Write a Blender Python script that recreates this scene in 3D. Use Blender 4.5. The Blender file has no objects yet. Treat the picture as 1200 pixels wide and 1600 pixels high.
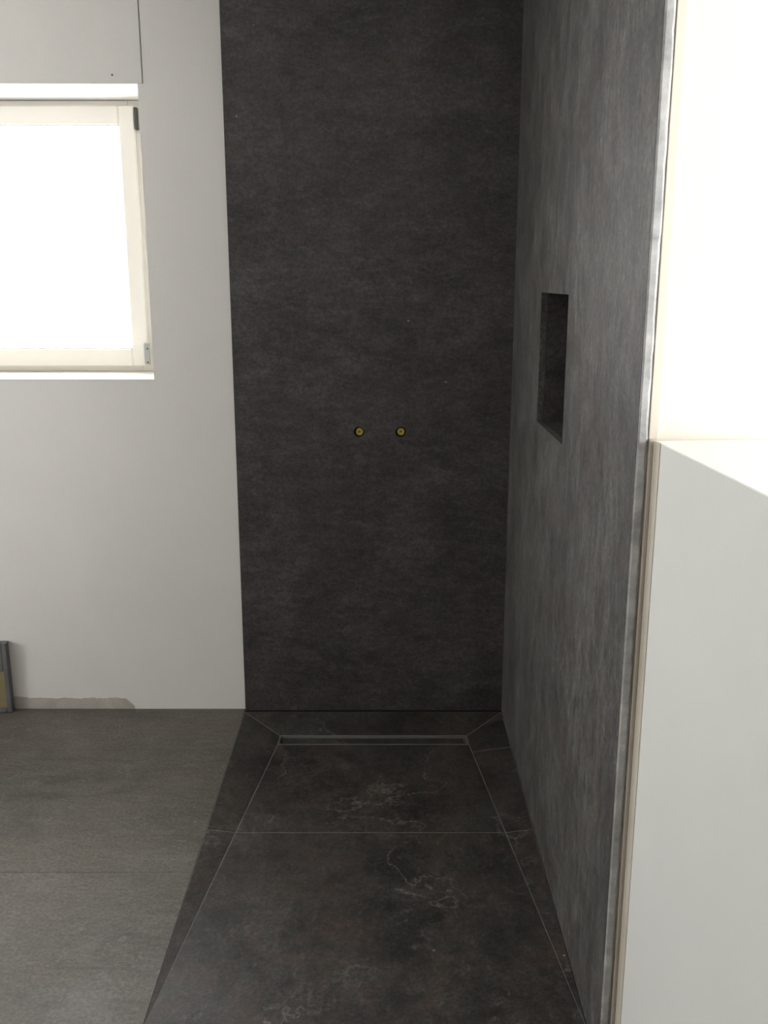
import bpy, bmesh, math, random
from mathutils import Vector, Matrix

# ------------------------------------------------------------------ camera, sky, windows' light, exposure
scene = bpy.context.scene
C = scene.collection
CAM_H, PITCH, F_PX = 1.58, 13.7, 1490.0
cd = bpy.data.cameras.new('camera')
cd.sensor_fit = 'VERTICAL'; cd.sensor_height = 36.0; cd.sensor_width = 27.0
cd.lens = F_PX / 1600.0 * 36.0
cd.clip_start = 0.02
cam = bpy.data.objects.new('camera', cd); C.objects.link(cam)
cam.location = (0, 0, CAM_H)
cam.rotation_euler = (math.radians(90 - PITCH), 0, 0)
scene.camera = cam

world = bpy.data.worlds.new('overcast_sky'); scene.world = world
world.use_nodes = True
bg = world.node_tree.nodes['Background']
bg.inputs[0].default_value = (1.0, 0.99, 0.975, 1)
bg.inputs[1].default_value = 5.0

def portal(name, loc, rot, sx, sy):
    l = bpy.data.lights.new(name, 'AREA'); l.shape = 'RECTANGLE'; l.size = sx; l.size_y = sy
    l.cycles.is_portal = True
    o = bpy.data.objects.new(name, l); C.objects.link(o); o.location = loc; o.rotation_euler = rot
# sky portals in two window openings and the added left fill-light opening (sampling only, no light of their own)
portal('window_portal_back', (-1.45, 3.71, 1.72), (math.radians(-90), 0, 0), 1.32, 0.98)
portal('window_portal_side', (2.07, 0.20, 1.57), (0, math.radians(90), 0), 1.36, 2.42)
portal('fill_portal_left', (-3.07, 2.20, 1.025), (0, math.radians(-90), 0), 0.87, 0.82)

vs = scene.view_settings
vs.view_transform = 'Standard'; vs.look = 'None'; vs.gamma = 1.0; vs.use_curve_mapping = False
vs.exposure = 1.46
scene.cycles.max_bounces = 9; scene.cycles.diffuse_bounces = 6; scene.cycles.glossy_bounces = 3
scene.cycles.caustics_reflective = False; scene.cycles.caustics_refractive = False

# ------------------------------------------------------------------ measures (metres, camera at the origin of the floor)
CEIL = 2.66
YW = 3.335                      # white back wall
YS = 3.309                      # front of the back slab
XL, XR = -0.525, 0.441          # shower width
YE = 1.645                      # end of the right slab
XC = 0.460                      # core of the right wall behind its slab
NY0, NY1, NZ0, NZ1 = 2.334, 2.735, 1.183, 1.545   # niche
WX0, WX1, WZ0, WZ1 = -2.10, -0.800, 1.240, 2.197  # back window opening
HX, HTOP = 0.469, 1.309         # half-height wall
FLARE = math.radians(3.4)

# ------------------------------------------------------------------ helpers
def link(name, me, mats=(), parent=None):
    o = bpy.data.objects.new(name, me); C.objects.link(o)
    for m in (mats if isinstance(mats, (list, tuple)) else [mats]): me.materials.append(m)
    if parent is not None: o.parent = parent
    return o
def tag(o, label=None, cat=None, group=None, kind=None):
    if label: o['label'] = label
    if cat: o['category'] = cat
    if group: o['group'] = group
    if kind: o['kind'] = kind
    return o
def box_bm(bm, x0, x1, y0, y1, z0, z1, bev=0.0, seg=1):
    r = bmesh.ops.create_cube(bm, size=1.0)
    vsx = r['verts']
    for v in vsx:
        v.co = Vector(((x0 + x1) / 2 + v.co.x * (x1 - x0), (y0 + y1) / 2 + v.co.y * (y1 - y0), (z0 + z1) / 2 + v.co.z * (z1 - z0)))
    if bev > 0:
        es = list({e for v in vsx for e in v.link_edges})
        bmesh.ops.bevel(bm, geom=es, offset=bev, segments=seg, affect='EDGES', profile=0.5)
def finish(bm, name, mats, parent=None, smooth=False):
    bmesh.ops.recalc_face_normals(bm, faces=bm.faces)
    me = bpy.data.meshes.new(name); bm.to_mesh(me); bm.free()
    if smooth:
        for p in me.polygons: p.use_smooth = True
    return link(name, me, mats, parent)
def box(name, b, mats, parent=None, bev=0.0, seg=1):
    bm = bmesh.new(); box_bm(bm, *b, bev=bev, seg=seg)
    return finish(bm, name, mats, parent)
def lathe(name, prof, mats, parent=None, loc=(0, 0, 0), n=28):
    """profile of (radius, depth) turned about the y axis"""
    bm = bmesh.new(); rings = []
    for r, d in prof:
        if r < 1e-6: rings.append([bm.verts.new((loc[0], loc[1] + d, loc[2]))])
        else: rings.append([bm.verts.new((loc[0] + r * math.cos(2 * math.pi * k / n), loc[1] + d, loc[2] + r * math.sin(2 * math.pi * k / n))) for k in range(n)])
    for a, b in zip(rings, rings[1:]):
        for k in range(n):
            j = (k + 1) % n
            if len(a) == 1 and len(b) == 1: continue
            if len(a) == 1: bm.faces.new((a[0], b[k], b[j]))
            elif len(b) == 1: bm.faces.new((a[k], a[j], b[0]))
            else: bm.faces.new((a[k], a[j], b[j], b[k]))
    return finish(bm, name, mats, parent)
def cut(o, cutters):
    for c in cutters:
        m = o.modifiers.new('cut', 'BOOLEAN'); m.operation = 'DIFFERENCE'; m.solver = 'EXACT'; m.object = c
    bpy.context.view_layer.update()
    dg = bpy.context.evaluated_depsgraph_get()
    me = bpy.data.meshes.new_from_object(o.evaluated_get(dg))
    o.modifiers.clear(); old = o.data; o.data = me; bpy.data.meshes.remove(old)
def drop(cs):
    for c in cs:
        me = c.data; bpy.data.objects.remove(c); bpy.data.meshes.remove(me)
def inset(poly, g):
    """shrink a convex counter-clockwise polygon (x, y, z) in plan by g"""
    n = len(poly); out = []
    for i in range(n):
        p0, p1, p2 = (Vector(poly[(i + k) % n]) for k in (-1, 0, 1))
        d1 = (p1 - p0).to_2d().normalized(); d2 = (p2 - p1).to_2d().normalized()
        n1 = Vector((-d1.y, d1.x)); n2 = Vector((-d2.y, d2.x))
        k = 1 + n1.dot(n2)
        q = p1.to_2d() + (n1 + n2) * (g / max(k, 0.12))
        out.append(q)
    return out
def plane_z(poly):
    a, b, c = (Vector(p) for p in (poly[0], poly[1], poly[2]))
    nn = (b - a).cross(c - a)
    return lambda x, y: a.z - (nn.x * (x - a.x) + nn.y * (y - a.y)) / nn.z
def tile(name, poly, mats, parent, gap=0.0015, th=0.010, drop_z=0.0):
    zf = plane_z(poly); pts = inset(poly, gap); e = 0.0008
    pin = inset([(p.x, p.y, 0) for p in pts], e)
    bm = bmesh.new()
    lo = [bm.verts.new((p.x, p.y, zf(p.x, p.y) - th)) for p in pts]
    mi = [bm.verts.new((p.x, p.y, zf(p.x, p.y) - e + drop_z)) for p in pts]
    hi = [bm.verts.new((p.x, p.y, zf(p.x, p.y) + drop_z)) for p in pin]
    n = len(pts)
    bm.faces.new(hi); bm.faces.new(list(reversed(lo)))
    for a, b in ((lo, mi), (mi, hi)):
        for i in range(n):
            j = (i + 1) % n; bm.faces.new((a[i], a[j], b[j], b[i]))
    return finish(bm, name, mats, parent)

# ------------------------------------------------------------------ materials
def mat(name, col, rough=0.6, metal=0.0, spec=0.5):
    m = bpy.data.materials.new(name); m.use_nodes = True
    b = m.node_tree.nodes['Principled BSDF']
    b.inputs['Base Color'].default_value = (*col, 1); b.inputs['Roughness'].default_value = rough
    b.inputs['Metallic'].default_value = metal; b.inputs['Specular IOR Level'].default_value = spec
    return m
class NT:
    def __init__(s, m): s.t = m.node_tree; s.b = s.t.nodes['Principled BSDF']
    def n(s, typ, **kw):
        x = s.t.nodes.new(typ)
        for k, v in kw.items(): setattr(x, k, v)
        return x
    def l(s, a, b): s.t.links.new(a, b)
    def coords(s, scale=(1, 1, 1), rot=(0, 0, 0), loc=(0, 0, 0)):
        tc = s.n('ShaderNodeTexCoord'); mp = s.n('ShaderNodeMapping')
        mp.inputs['Scale'].default_value = scale; mp.inputs['Rotation'].default_value = rot; mp.inputs['Location'].default_value = loc
        s.l(tc.outputs['Object'], mp.inputs[0]); return mp.outputs[0]
    def noise(s, vec, scale, detail=4, rough=0.55, dist=0.0):
        x = s.n('ShaderNodeTexNoise'); x.inputs['Scale'].default_value = scale; x.inputs['Detail'].default_value = detail
        x.inputs['Roughness'].default_value = rough; x.inputs['Distortion'].default_value = dist
        s.l(vec, x.inputs['Vector']); return x.outputs['Fac']
    def ramp(s, fac, stops):
        r = s.n('ShaderNodeValToRGB'); e = r.color_ramp.elements
        while len(e) < len(stops): e.new(0.5)
        for el, (p, c) in zip(e, stops):
            el.position = p; el.color = (*c, 1) if isinstance(c, (tuple, list)) else (c, c, c, 1)
        s.l(fac, r.inputs[0]); return r.outputs[0]
    def mix(s, fac, a, b, blend='MIX'):
        x = s.n('ShaderNodeMix', data_type='RGBA', blend_type=blend)
        for sock, v in ((x.inputs[0], fac), (x.inputs[6], a), (x.inputs[7], b)):
            if hasattr(v, 'is_linked'): s.l(v, sock)
            elif isinstance(v, (tuple, list)): sock.default_value = (*v, 1)
            else: sock.default_value = v
        return x.outputs[2]
    def math(s, op, a, b=0.0):
        x = s.n('ShaderNodeMath', operation=op)
        for sock, v in ((x.inputs[0], a), (x.inputs[1], b)):
            if hasattr(v, 'is_linked'): s.l(v, sock)
            else: sock.default_value = v
        return x.outputs[0]
    def bump(s, h, strength, dist):
        x = s.n('ShaderNodeBump'); x.inputs['Strength'].default_value = strength; x.inputs['Distance'].default_value = dist
        s.l(h, x.inputs['Height']); s.l(x.outputs[0], s.b.inputs['Normal'])

def slate(name, dark, light, tint, vein, vein_amt, rough, stretch, rot, seed, spec=0.5, tint_amt=0.38, warm=None, st_amt=0.28):
    """dark slate-look porcelain: clouds, drawn-out streaks, rusty tints, fine pale veins and specks"""
    m = mat(name, dark, rough, 0, spec); t = NT(m)
    v = t.coords(loc=(seed, seed * 1.7, seed * 0.6)); vs_ = t.coords(scale=stretch, rot=rot, loc=(seed * 2, 0, seed))
    clouds = t.noise(v, 4.5, 7, 0.66, 0.6); streak = t.noise(vs_, 9.0, 9, 0.72, 0.5); grain = t.noise(v, 75.0, 6, 0.8)
    val = t.math('ADD', t.math('MULTIPLY', clouds, 0.36), t.math('ADD', t.math('MULTIPLY', streak, 0.34), t.math('MULTIPLY', grain, 0.30)))
    base = t.ramp(val, [(0.42, dark), (0.59, light)])
    tn = t.ramp(t.noise(v, 5.5, 5, 0.62, 0.8), [(0.50, 0.0), (0.62, tint_amt)])
    base = t.mix(tn, base, tint)
    if warm:
        base = t.mix(t.ramp(t.noise(v, 1.3, 3, 0.5, 0.2), [(0.38, 0.0), (0.62, 0.8)]), base, warm)
    # veins: thin level lines of a distorted noise, broken up by a second noise
    vn = t.noise(v, 3.0, 6, 0.56, 0.25)
    line = t.ramp(t.math('ABSOLUTE', t.math('SUBTRACT', vn, 0.5)), [(0.0, 1.0), (0.007, 0.0)])
    mask = t.ramp(t.noise(v, 3.3, 3, 0.5), [(0.45, 0.0), (0.58, vein_amt)])
    base = t.mix(t.math('MULTIPLY', line, mask), base, vein)
    # soft pale scuffs and tiny pale specks
    sc = t.ramp(t.noise(vs_, 14.0, 4, 0.7, 1.5), [(0.60, 0.0), (0.76, 0.55)])
    base = t.mix(sc, base, vein)
    vo = t.n('ShaderNodeTexVoronoi'); vo.inputs['Scale'].default_value = 16.0; t.l(v, vo.inputs['Vector'])
    sp = t.ramp(vo.outputs['Distance'], [(0.045, 0.8), (0.06, 0.0)])
    sep = t.n('ShaderNodeSeparateColor'); t.l(vo.outputs['Color'], sep.inputs[0])
    keep = t.ramp(sep.outputs[0], [(0.90, 0.0), (0.92, 1.0)])
    base = t.mix(t.math('MULTIPLY', sp, keep), base, (0.30, 0.29, 0.27))
    gr = t.noise(v, 110.0, 4, 0.8); st = t.noise(vs_, 34.0, 5, 0.75, 0.6)
    base = t.mix(1.0, base, t.ramp(gr, [(0.36, 0.66), (0.64, 1.36)]), 'MULTIPLY')
    base = t.mix(1.0, base, t.ramp(st, [(0.34, 1 - st_amt), (0.66, 1 + st_amt)]), 'MULTIPLY')
    t.l(base, t.b.inputs['Base Color'])
    t.l(t.ramp(t.noise(v, 6.0, 4, 0.6), [(0.35, max(rough - 0.06, 0.05)), (0.7, rough + 0.08)]), t.b.inputs['Roughness'])
    t.bump(t.math('ADD', t.math('MULTIPLY', streak, 0.7), t.math('MULTIPLY', grain, 0.3)), 0.30, 0.005)
    return m
def plaster(name, c0, c1, rough=0.85, scale=1.6, bump=0.10, fine=160.0):
    m = mat(name, c0, rough, 0, 0.3); t = NT(m); v = t.coords()
    f = t.math('ADD', t.math('MULTIPLY', t.noise(v, scale, 5, 0.55, 0.3), 0.75), t.math('MULTIPLY', t.noise(v, fine, 3, 0.6), 0.25))
    t.l(t.ramp(f, [(0.35, c0), (0.66, c1)]), t.b.inputs['Base Color'])
    t.bump(t.noise(v, fine, 3, 0.6), bump, 0.003)
    return m

M_WHITE = plaster('white_paint', (0.77, 0.76, 0.735), (0.83, 0.82, 0.795))
M_CREAM = plaster('cream_paint', (0.70, 0.66, 0.59), (0.74, 0.70, 0.63))
M_HALF = plaster('fine_white_paint', (0.76, 0.775, 0.76), (0.80, 0.815, 0.80), 0.6, 2.2, 0.03)
M_CEIL = plaster('ceiling_paint', (0.80, 0.79, 0.77), (0.83, 0.82, 0.80))
M_RAW = plaster('raw_grey_plaster', (0.26, 0.25, 0.24), (0.36, 0.35, 0.33), 0.9, 3.0, 0.2)
M_BARE = plaster('bare_plaster', (0.40, 0.37, 0.335), (0.56, 0.53, 0.48), 0.9, 9.0, 0.3)
M_FILL = plaster('grey_filler', (0.27, 0.278, 0.28), (0.55, 0.55, 0.54), 0.8, 16.0, 0.35, 60.0)
M_TAN = plaster('tan_sealing_strip', (0.47, 0.415, 0.355), (0.55, 0.49, 0.425), 0.7, 6.0, 0.05)
M_TAN_LIT = plaster('tan_strip_daylit', (0.63, 0.575, 0.495), (0.69, 0.63, 0.55), 0.7, 6.0, 0.05)  # upper tan strip: the daylight on it is put into the paler colour
M_COVE = plaster('pale_sealing_strip', (0.52, 0.475, 0.40), (0.60, 0.56, 0.48), 0.7, 6.0, 0.05)
M_SLAB = slate('slate_back_wall', (0.034, 0.032, 0.033), (0.078, 0.073, 0.074), (0.070, 0.050, 0.050), (0.12, 0.115, 0.105), 0.18, 0.46, (0.55, 1, 1.5), (0, 0.35, 0), 3.1)
M_SIDE = slate('slate_side_wall', (0.048, 0.048, 0.046), (0.118, 0.117, 0.111), (0.085, 0.068, 0.062), (0.17, 0.17, 0.16), 0.20, 0.50, (1, 1.6, 0.5), (0.1, 0, 0), 11.7, st_amt=0.42)
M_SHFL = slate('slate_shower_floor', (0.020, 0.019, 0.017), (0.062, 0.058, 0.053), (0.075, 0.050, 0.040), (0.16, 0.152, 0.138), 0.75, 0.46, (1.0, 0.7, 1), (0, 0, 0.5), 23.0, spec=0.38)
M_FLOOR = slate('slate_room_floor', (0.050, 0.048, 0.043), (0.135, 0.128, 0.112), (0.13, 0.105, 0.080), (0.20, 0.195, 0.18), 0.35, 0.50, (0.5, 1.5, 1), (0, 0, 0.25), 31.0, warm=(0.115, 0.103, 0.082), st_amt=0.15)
M_GROUT = plaster('grey_grout', (0.19, 0.185, 0.17), (0.26, 0.25, 0.23), 0.9, 20.0)
M_DGROUT = plaster('dark_grout', (0.07, 0.066, 0.058), (0.09, 0.085, 0.075), 0.9, 20.0)
M_STEEL = mat('brushed_steel', (0.30, 0.30, 0.29), 0.45, 0.6)
M_BLACK = mat('black_rubber', (0.010, 0.009, 0.009), 0.8)
M_BRASS = mat('yellow_plug', (0.52, 0.42, 0.09), 0.42, 0.15)
M_PVC = mat('white_window_plastic', (0.74, 0.72, 0.67), 0.35)
M_HINGE = mat('hinge_metal', (0.40, 0.41, 0.40), 0.4, 0.5)
M_DARK = mat('dark_metal', (0.07, 0.07, 0.065), 0.5, 0.3)
M_GASKET = mat('grey_gasket', (0.16, 0.16, 0.16), 0.7)
M_GREYBOX = plaster('grey_plastic', (0.12, 0.12, 0.125), (0.17, 0.17, 0.17), 0.55, 8.0)
M_OCHRE = plaster('ochre_board', (0.22, 0.185, 0.10), (0.28, 0.235, 0.135), 0.7, 9.0)
M_GLASS = bpy.data.materials.new('window_glass'); M_GLASS.use_nodes = True
_t = M_GLASS.node_tree; _t.nodes.remove(_t.nodes['Principled BSDF'])
_tr = _t.nodes.new('ShaderNodeBsdfTransparent'); _gl = _t.nodes.new('ShaderNodeBsdfGlossy'); _gl.inputs['Roughness'].default_value = 0.02
_mx = _t.nodes.new('ShaderNodeMixShader'); _fc = _t.nodes.new('ShaderNodeLayerWeight'); _fr = _t.nodes.new('ShaderNodeMath'); _fr.operation = 'POWER'; _fr.inputs[1].default_value = 4.0; _t.links.new(_fc.outputs['Facing'], _fr.inputs[0])
_t.links.new(_fr.outputs[0], _mx.inputs[0]); _t.links.new(_tr.outputs[0], _mx.inputs[1]); _t.links.new(_gl.outputs[0], _mx.inputs[2])
_t.links.new(_mx.outputs[0], _t.nodes['Material Output'].inputs[0])

# ------------------------------------------------------------------ the shell
X0, X1, Y0 = -2.80, 1.80, -1.90
wall_back = tag(box('wall_back', (X0 - 0.2, XC + 0.3, YW, 3.74, -0.1, CEIL + 0.1), M_WHITE),
    'white painted back wall with the window on the left', 'wall', kind='structure')
PIPES = [(-0.0874, 1.0616), (0.0582, 1.0616)]
hole_r = 0.0185
def pipe_cutter(px, pz): return lathe('cutter', [(0, -0.1), (hole_r, -0.1), (hole_r, 0.075), (0, 0.075)], M_BLACK, None, (px, YS, pz))
cs = [box('cutter', (WX0, WX1, YW - 0.1, 3.9, WZ0, WZ1), M_WHITE), box('cutter', (WX0 - 0.02, WX1 + 0.019, YW - 0.1, YW + 0.016, WZ1 + 0.0005, CEIL + 0.5), M_WHITE)] + [pipe_cutter(*p) for p in PIPES]
cut(wall_back, cs)
back_slab = box('wall_slab', (XL + 0.004, XR + 0.012, YS, YW - 0.002, 0.006, CEIL), M_SLAB, wall_back, 0.0012)
tag(back_slab, 'dark slate-look slab behind the shower')
cut(back_slab, cs[2:]); drop(cs)

box('joint_backing', (XL + 0.004, XR + 0.012, YS + 0.004, YW - 0.001, -0.03, 0.0055), M_BLACK, wall_back)
# unpainted plaster left at the foot of the white wall
random.seed(5)
bm = bmesh.new(); n = 46; xa, xb = -1.398, -0.945; top = []; bot = []
for i in range(n + 1):
    x = xa + (xb - xa) * i / n
    h = 0.044 + 0.0012 * math.sin(i * 0.7) + random.uniform(-0.0014, 0.0014) + (0.005 * max(0, 9 - i) / 9)
    if i > n - 3: h *= (n - i) / 3.0 * 0.7 + 0.25
    top.append((x, h)); bot.append((x, 0.001))
fa = [[bm.verts.new((x, y, z)) for x, z in row] for y in (YW - 0.0022, YW + 0.001) for row in (bot, top)]
for i in range(n):
    bm.faces.new((fa[0][i], fa[0][i + 1], fa[1][i + 1], fa[1][i]))
    bm.faces.new((fa[1][i], fa[1][i + 1], fa[3][i + 1], fa[3][i]))
for k in (0, n): bm.faces.new((fa[0][k], fa[1][k], fa[3][k], fa[2][k]))
tag(finish(bm, 'bare_patch', M_BARE, wall_back), 'strip of bare grey plaster at the foot of the wall')

# right wall of the shower, its slab and the niche
wall_right = tag(box('wall_right', (XC, XC + 0.30, YE + 0.003, YW, -0.1, CEIL + 0.1), M_CREAM),
    'shower side wall clad in a dark slate-look slab with a niche', 'wall', kind='structure')
L = 0.008
c1 = box('cutter', (XR - 0.1, XR + 0.116, NY0 - L, NY1 + L, NZ0 - L, NZ1 + L), M_CREAM)
cut(wall_right, [c1]); drop([c1])
side_slab = box('wall_slab', (XR, XC - 0.001, YE, YS - 0.002, 0.004, CEIL), M_SIDE, wall_right, 0.0012)
c2 = box('cutter', (XR - 0.1, XR + 0.1, NY0, NY1, NZ0, NZ1), M_SIDE)
cut(side_slab, [c2]); drop([c2])
tag(side_slab, 'dark slate-look slab with an oblong niche opening')
xb0, xb1 = XC, XR + 0.107
for nm, b in (('niche_back_panel', (xb1, xb1 + 0.008, NY0, NY1, NZ0, NZ1)),
              ('niche_side_panel', (xb0, xb1, NY1, NY1 + 0.0078, NZ0, NZ1)), ('niche_side_panel', (xb0, xb1, NY0 - 0.0078, NY0, NZ0, NZ1)),
              ('niche_top_panel', (xb0, xb1, NY0, NY1, NZ1, NZ1 + 0.0078)), ('niche_bottom_panel', (xb0, xb1, NY0, NY1, NZ0 - 0.0078, NZ0))):
    box(nm, b, M_SLAB, wall_right)

# partition facing the room, half-height wall built against it
wall_part = tag(box('wall_partition', (XC + 0.30, X1, YE + 0.003, YE + 0.23, -0.1, CEIL + 0.1), M_CREAM),
    'bright cream wall above and behind the half-height wall', 'wall', kind='structure')
bm = bmesh.new(); box_bm(bm, 0, 0.22, -1.15, 0.0, -0.005, HTOP, 0.0015)
bmesh.ops.rotate(bm, verts=bm.verts, cent=(0, 0, 0), matrix=Matrix.Rotation(FLARE, 3, 'Z'))
bmesh.ops.translate(bm, verts=bm.verts, vec=(HX, YE - 0.012, 0))
wall_half = tag(finish(bm, 'wall_half', M_HALF), 'smooth white half-height wall in front of the cream wall', 'wall', kind='structure')
# pale sealing strip along the inner corner, on the half-height wall
bm = bmesh.new(); box_bm(bm, -0.0015, 0.001, -0.031, 0.0, 0.001, HTOP - 0.0005)
bmesh.ops.rotate(bm, verts=bm.verts, cent=(0, 0, 0), matrix=Matrix.Rotation(FLARE, 3, 'Z'))
bmesh.ops.translate(bm, verts=bm.verts, vec=(HX, YE - 0.012, 0))
tag(finish(bm, 'sealing_strip', M_COVE, wall_half), 'pale beige strip along the corner')

# filler along the cut end of the side slab: an uneven upright strip
random.seed(9)
bm = bmesh.new(); n = 130; rows = []
for i in range(n + 1):
    z = 0.002 + (CEIL - 0.004) * i / n
    d = 0.0035 + random.uniform(-0.0007, 0.0007); w = random.uniform(-0.0012, 0.0012)
    rows.append([bm.verts.new(p) for p in ((XR + 0.0006, YE - 0.0002, z), (XR + 0.0035, YE - d, z), (XC - 0.005 + w, YE - d - 0.0006, z), (XC + w * 0.7, YE + 0.001, z))])
for a, b in zip(rows, rows[1:]):
    for k in range(3): bm.faces.new((a[k], a[k + 1], b[k + 1], b[k]))
    bm.faces.new((a[3], a[0], b[0], b[3]))
bm.faces.new(rows[0]); bm.faces.new(rows[-1])
tag(finish(bm, 'trim_1', M_FILL), 'rough grey filler strip along the cut end of the side slab', 'trim', kind='structure')
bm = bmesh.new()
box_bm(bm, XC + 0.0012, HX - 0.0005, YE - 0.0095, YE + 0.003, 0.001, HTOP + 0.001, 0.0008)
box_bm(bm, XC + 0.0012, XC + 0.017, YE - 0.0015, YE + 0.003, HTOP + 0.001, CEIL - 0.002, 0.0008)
o = finish(bm, 'trim_2', [M_TAN, M_TAN_LIT])
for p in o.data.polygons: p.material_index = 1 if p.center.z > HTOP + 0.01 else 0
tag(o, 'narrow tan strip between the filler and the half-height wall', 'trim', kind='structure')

LY0, LY1, LZ0, LZ1 = 1.80, 2.60, 0.60, 1.45
wall_left = tag(box('wall_left', (X0 - 0.3, X0, Y0, YW, -0.1, CEIL + 0.1), M_WHITE), 'white wall with an added fill-light window closing the room on the left', 'wall', kind='structure')
c4 = box('cutter', (X0 - 0.5, X0 + 0.1, LY0, LY1, LZ0, LZ1), M_WHITE); cut(wall_left, [c4]); drop([c4])
tag(box('wall_front', (X0 - 0.2, X1 + 0.3, Y0 - 0.2, Y0, -0.1, CEIL + 0.1), M_RAW), 'unpainted grey plaster wall behind the viewer', 'wall', kind='structure')
SY0, SY1, SZ0, SZ1 = -1.00, 1.40, 0.90, 2.24
wall_fr = tag(box('wall_far_right', (X1, X1 + 0.3, Y0, YE + 0.23, -0.1, CEIL + 0.1), M_WHITE), 'white outer wall on the right with a wide window', 'wall', kind='structure')
c3 = box('cutter', (X1 - 0.1, X1 + 0.5, SY0, SY1, SZ0, SZ1), M_WHITE); cut(wall_fr, [c3]); drop([c3])
tag(box('ceiling', (X0 - 0.2, X1 + 0.3, Y0 - 0.2, 3.74, CEIL + 0.0, CEIL + 0.2), M_CEIL), 'plain white ceiling', 'ceiling', kind='structure')

# ------------------------------------------------------------------ floor: bed of grout, room tiles, envelope-cut shower slabs
DZ = -0.020; DX0, DX1, DY0, DY1 = -0.377, 0.301, 3.085, 3.156; YF = 1.748; YB = YS - 0.002
bm = bmesh.new()
box_bm(bm, X0 - 0.2, XL, Y0 - 0.1, YW + 0.1, -0.12, -0.0012)
box_bm(bm, XL, X1 + 0.1, Y0 - 0.1, YF, -0.12, -0.0012)
floor = tag(finish(bm, 'floor', M_DGROUT), 'dark slate-look tiled floor running into the shower', 'floor', kind='structure')
# bed under the shower, folded like the slabs above it
A, B, Cc, Dd = (XL, YF, 0), (XL, YB, 0), (XR, YB, 0), (XR, YF, 0)
a, b, c, d = (DX0, DY0, DZ), (DX0, DY1, DZ), (DX1, DY1, DZ), (DX1, DY0, DZ)
bm = bmesh.new()
V = {k: bm.verts.new((p[0], p[1], p[2] - 0.0007)) for k, p in zip('ABCDabcd', (A, B, Cc, Dd, a, b, c, d))}
for f in ('AadD', 'ABba', 'BCcb', 'DdcC'): bm.faces.new([V[k] for k in f])
bmesh.ops.recalc_face_normals(bm, faces=bm.faces)
finish(bm, 'grout_bed', M_GROUT, floor)
box('screed', (XL - 0.001, X1 + 0.1, YF - 0.001, YW + 0.1, -0.14, -0.075), M_DGROUT, floor)
def lerp(p, q, y):
    t = (y - p[1]) / (q[1] - p[1]); return tuple(p[i] + (q[i] - p[i]) * t for i in range(3))
YJ = 2.52; YK = 3.03
# main slope: two slabs
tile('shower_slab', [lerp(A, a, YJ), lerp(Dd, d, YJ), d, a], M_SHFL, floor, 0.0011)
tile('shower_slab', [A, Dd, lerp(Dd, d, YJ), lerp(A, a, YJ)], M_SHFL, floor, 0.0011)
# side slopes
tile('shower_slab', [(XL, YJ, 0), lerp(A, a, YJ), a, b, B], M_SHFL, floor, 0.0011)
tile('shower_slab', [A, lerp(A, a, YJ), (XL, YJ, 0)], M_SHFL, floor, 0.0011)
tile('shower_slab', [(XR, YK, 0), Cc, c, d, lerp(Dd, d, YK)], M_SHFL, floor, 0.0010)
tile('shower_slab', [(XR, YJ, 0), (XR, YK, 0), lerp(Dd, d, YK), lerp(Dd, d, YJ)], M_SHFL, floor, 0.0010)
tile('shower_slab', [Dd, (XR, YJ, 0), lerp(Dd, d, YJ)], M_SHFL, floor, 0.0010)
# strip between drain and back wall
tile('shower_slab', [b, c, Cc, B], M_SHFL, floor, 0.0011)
# room tiles
ys = [YW, 3.007, 2.308, 1.608, 0.908, 0.208, -0.492, -1.192, Y0]
xs = [XL, XL - 1.2, X0]
for y1, y0 in zip(ys, ys[1:]):
    for x1, x0 in zip(xs, xs[1:]):
        tile('floor_tile', [(x0, y0, 0), (x1, y0, 0), (x1, y1, 0), (x0, y1, 0)], M_FLOOR, floor, 0.0006)
ys = [YF, 0.908, 0.208, -0.492, -1.192, Y0]; xs = [X1, 0.675, XL]
for i, (y1, y0) in enumerate(zip(ys, ys[1:])):
    for x1, x0 in zip(xs, xs[1:]):
        yy = YE if (i == 0 and x0 > 0.3) else y1
        tile('floor_tile', [(x0, y0, 0), (x1, y0, 0), (x1, yy, 0), (x0, yy, 0)], M_FLOOR, floor, 0.0006)

# ------------------------------------------------------------------ linear drain
dr = bpy.data.objects.new('linear_drain', None); C.objects.link(dr); dr.location = (0, 0, 0)
tag(dr, 'narrow slot drain with a dark inlay in front of the back slab', 'drain')
bm = bmesh.new(); w = 0.003
for q in ((DX0 + 0.002, DX1 - 0.002, DY0 + 0.002, DY0 + 0.002 + w), (DX0 + 0.002, DX1 - 0.002, DY1 - 0.002 - w, DY1 - 0.002),
          (DX0 + 0.002, DX0 + 0.002 + w, DY0 + 0.002 + w, DY1 - 0.002 - w), (DX1 - 0.002 - w, DX1 - 0.002, DY0 + 0.002 + w, DY1 - 0.002 - w)):
    box_bm(bm, *q, DZ - 0.03, DZ + 0.0005)
finish(bm, 'frame', M_STEEL, dr)
box('channel_bottom', (DX0 + 0.005, DX1 - 0.005, DY0 + 0.005, DY1 - 0.005, DZ - 0.034, DZ - 0.029), M_BLACK, dr)
box('inlay', (DX0 + 0.017, DX1 - 0.017, DY0 + 0.012, DY1 - 0.013, DZ - 0.022, DZ - 0.006), M_SHFL, dr, 0.001)

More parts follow.
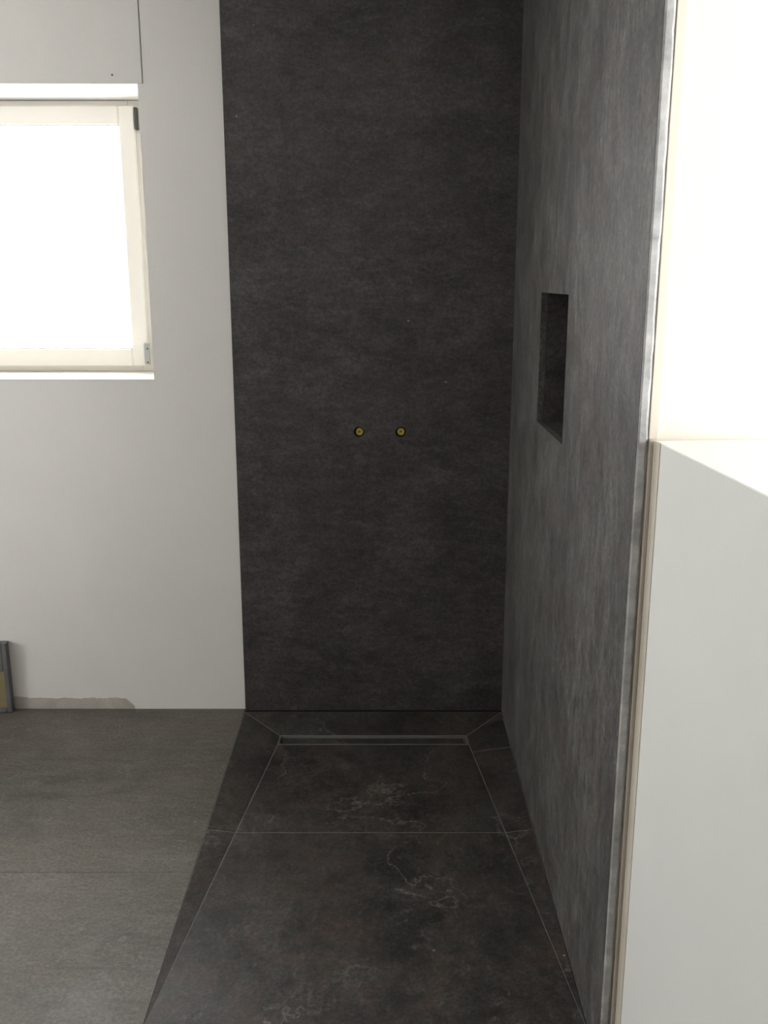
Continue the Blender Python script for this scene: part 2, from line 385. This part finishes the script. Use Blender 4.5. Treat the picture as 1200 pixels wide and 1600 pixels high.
# ------------------------------------------------------------------ capped pipe stubs in the back slab
for i, (px, pz) in enumerate(PIPES):
    r = bpy.data.objects.new('pipe_plug', None); C.objects.link(r)
    tag(r, ('yellow capped pipe stub in the back slab, the one nearer the white wall',
            'yellow capped pipe stub in the back slab, the one nearer the niche')[i], 'pipe plug', 'capped pipe stubs in the back slab')
    lathe('sleeve', [(0.0183, 0.0015), (0.0183, 0.072), (0, 0.072), (0, 0.068), (0.0172, 0.068), (0.0172, 0.0015), (0.0183, 0.0015)], M_BLACK, r, (px, YS, pz))
    cap = lathe('cap', [(0, 0.0085), (0.0035, 0.0085), (0.0038, 0.0060), (0.0075, 0.0055), (0.0080, 0.0068), (0.0098, 0.0068), (0.0104, 0.0050), (0.0124, 0.0052), (0.0132, 0.0066), (0.0132, 0.030), (0.0095, 0.031), (0.0095, 0.067), (0, 0.067)], M_BRASS, r, (px + (0.0016 if i == 0 else 0.0008), YS, pz))
    bm = bmesh.new(); bmesh.ops.create_cone(bm, cap_ends=True, segments=6, radius1=0.0028, radius2=0.0028, depth=0.001)
    bmesh.ops.rotate(bm, verts=bm.verts, cent=(0, 0, 0), matrix=Matrix.Rotation(math.pi / 2, 3, 'X'))
    bmesh.ops.translate(bm, verts=bm.verts, vec=(px + (0.0016 if i == 0 else 0.0008), YS + 0.0082, pz))
    finish(bm, 'hex_socket', M_BLACK, cap)

# ------------------------------------------------------------------ windows
def frame_box(bm, x0, x1, z0, z1, w, y0, y1, bev=0.003):
    wl, wr, wb, wt = w if isinstance(w, tuple) else (w,) * 4
    box_bm(bm, x0, x0 + wl, y0, y1, z0, z1, bev); box_bm(bm, x1 - wr, x1, y0, y1, z0, z1, bev)
    box_bm(bm, x0 + wl - 0.001, x1 - wr + 0.001, y0, y1, z0, z0 + wb, bev); box_bm(bm, x0 + wl - 0.001, x1 - wr + 0.001, y0, y1, z1 - wt, z1, bev)
win = bpy.data.objects.new('window_1', None); C.objects.link(win)
tag(win, 'white plastic window set deep in the back wall', 'window', kind='structure')
FY = 3.618
bm = bmesh.new(); frame_box(bm, WX0 + 0.002, WX1 - 0.002, WZ0 + 0.004, WZ1 - 0.002, (0.07, 0.105, 0.05, 0.05), FY, FY + 0.07)
finish(bm, 'window_frame', M_PVC, win)
sx0, sx1, sz0, sz1 = WX0 + 0.06, -0.882, WZ0 + 0.024, WZ1 - 0.020
bm = bmesh.new(); frame_box(bm, sx0, sx1, sz0, sz1, (0.066, 0.058, 0.066, 0.066), FY - 0.018, FY - 0.0005, 0.004)
sash = finish(bm, 'sash', M_PVC, win)
gx0, gx1, gz0, gz1 = sx0 + 0.066, sx1 - 0.058, sz0 + 0.066, sz1 - 0.066
bm = bmesh.new(); frame_box(bm, gx0 - 0.004, gx1 + 0.004, gz0 - 0.004, gz1 + 0.004, 0.006, FY - 0.012, FY - 0.008, 0)
finish(bm, 'gasket', M_GASKET, sash)
box('pane', (gx0 - 0.002, gx1 + 0.002, FY - 0.008, FY - 0.004, gz0 - 0.002, gz1 + 0.002), M_GLASS, sash)
bm = bmesh.new(); box_bm(bm, sx1 + 0.001, sx1 + 0.012, FY - 0.024, FY - 0.002, sz1 - 0.082, sz1 - 0.008, 0.002)
finish(bm, 'hinge', M_DARK, win)
bm = bmesh.new(); box_bm(bm, sx1 - 0.010, sx1 + 0.010, FY - 0.030, FY - 0.018, sz0 + 0.008, sz0 + 0.088, 0.003)
h = finish(bm, 'hinge', M_HINGE, win)
for z in (sz0 + 0.016, sz0 + 0.066):
    lathe('screw', [(0, -0.0318), (0.003, -0.0315), (0.0035, -0.0298), (0, -0.0298)], M_DARK, h, (sx1 + 0.002, FY, z), 10)
box('window_sill', (WX0, WX1 - 0.0005, YW + 0.0005, FY + 0.004, WZ0 - 0.0005, WZ0 + 0.003), M_PVC, win, 0.001)
cov = box('shutter_box_cover', (WX0 - 0.018, WX1 + 0.0150, YW - 0.0005, YW + 0.012, WZ1 + 0.001, CEIL - 0.002), M_WHITE, win, 0.001)
lathe('screw', [(0, -0.003), (0.003, -0.002), (0.003, 0.001), (0, 0.001)], M_DARK, cov, (-0.880, YW, 2.2235), 10)

def side_window(name, label, xf0, xf1, y0, y1, z0, z1, mullion):
    w = bpy.data.objects.new(name, None); C.objects.link(w)
    tag(w, label, 'window', kind='structure')
    bm = bmesh.new()
    bars = [(y0 + 0.002, y0 + 0.06, z0 + 0.002, z1 - 0.002), (y1 - 0.06, y1 - 0.002, z0 + 0.002, z1 - 0.002), (y0 + 0.059, y1 - 0.059, z0 + 0.002, z0 + 0.06), (y0 + 0.059, y1 - 0.059, z1 - 0.06, z1 - 0.002)]
    ym = (y0 + y1) / 2; panes = [(y0 + 0.06, y1 - 0.06)]
    if mullion:
        bars.append((ym - 0.04, ym + 0.04, z0 + 0.059, z1 - 0.059)); panes = [(y0 + 0.06, ym - 0.04), (ym + 0.04, y1 - 0.06)]
    for q in bars: box_bm(bm, xf0, xf1, *q, 0.003)
    finish(bm, 'window_frame', M_PVC, w)
    for p0, p1 in panes: box('pane', (xf0 + 0.03, xf0 + 0.034, p0, p1, z0 + 0.06, z1 - 0.06), M_GLASS, w)
side_window('window_2', 'wide white window in the outer wall on the right', X1 + 0.18, X1 + 0.25, SY0, SY1, SZ0, SZ1, True)
side_window('fill_window_left', 'unseen white window added on the left for fill light', X0 - 0.25, X0 - 0.18, LY0, LY1, LZ0, LZ1, False)  # unseen window, added to brighten the side slab and half-height wall

# ------------------------------------------------------------------ low grey box at the foot of the white wall
bx = bpy.data.objects.new('junction_box', None); C.objects.link(bx)
tag(bx, 'low grey box with an ochre face standing against the white wall', 'box')
x1b, x0b, y0b, y1b, zt = -1.395, -1.640, 3.299, YW - 0.004, 0.276
bm = bmesh.new()
box_bm(bm, x0b + 0.001, x1b - 0.001, y0b + 0.012, y1b, 0.001, zt - 0.012, 0.003)
finish(bm, 'body', M_GREYBOX, bx)
bm = bmesh.new()
box_bm(bm, x0b, x0b + 0.018, y0b, y0b + 0.0115, 0.001, zt, 0.002); box_bm(bm, x1b - 0.018, x1b, y0b, y0b + 0.0115, 0.001, zt, 0.002)
box_bm(bm, x0b + 0.018, x1b - 0.018, y0b, y0b + 0.0115, zt - 0.11, zt, 0.002); box_bm(bm, x0b + 0.018, x1b - 0.018, y0b, y0b + 0.0115, 0.001, 0.02, 0.002)
finish(bm, 'front_rim', M_GREYBOX, bx)
box('lid', (x0b, x1b, y0b + 0.0118, y1b, zt - 0.0118, zt), M_GREYBOX, bx, 0.002)
tag(box('front_panel', (x0b + 0.0185, x1b - 0.0185, y0b + 0.005, y0b + 0.0116, 0.0205, zt - 0.1105), M_OCHRE, bx), 'ochre front panel')
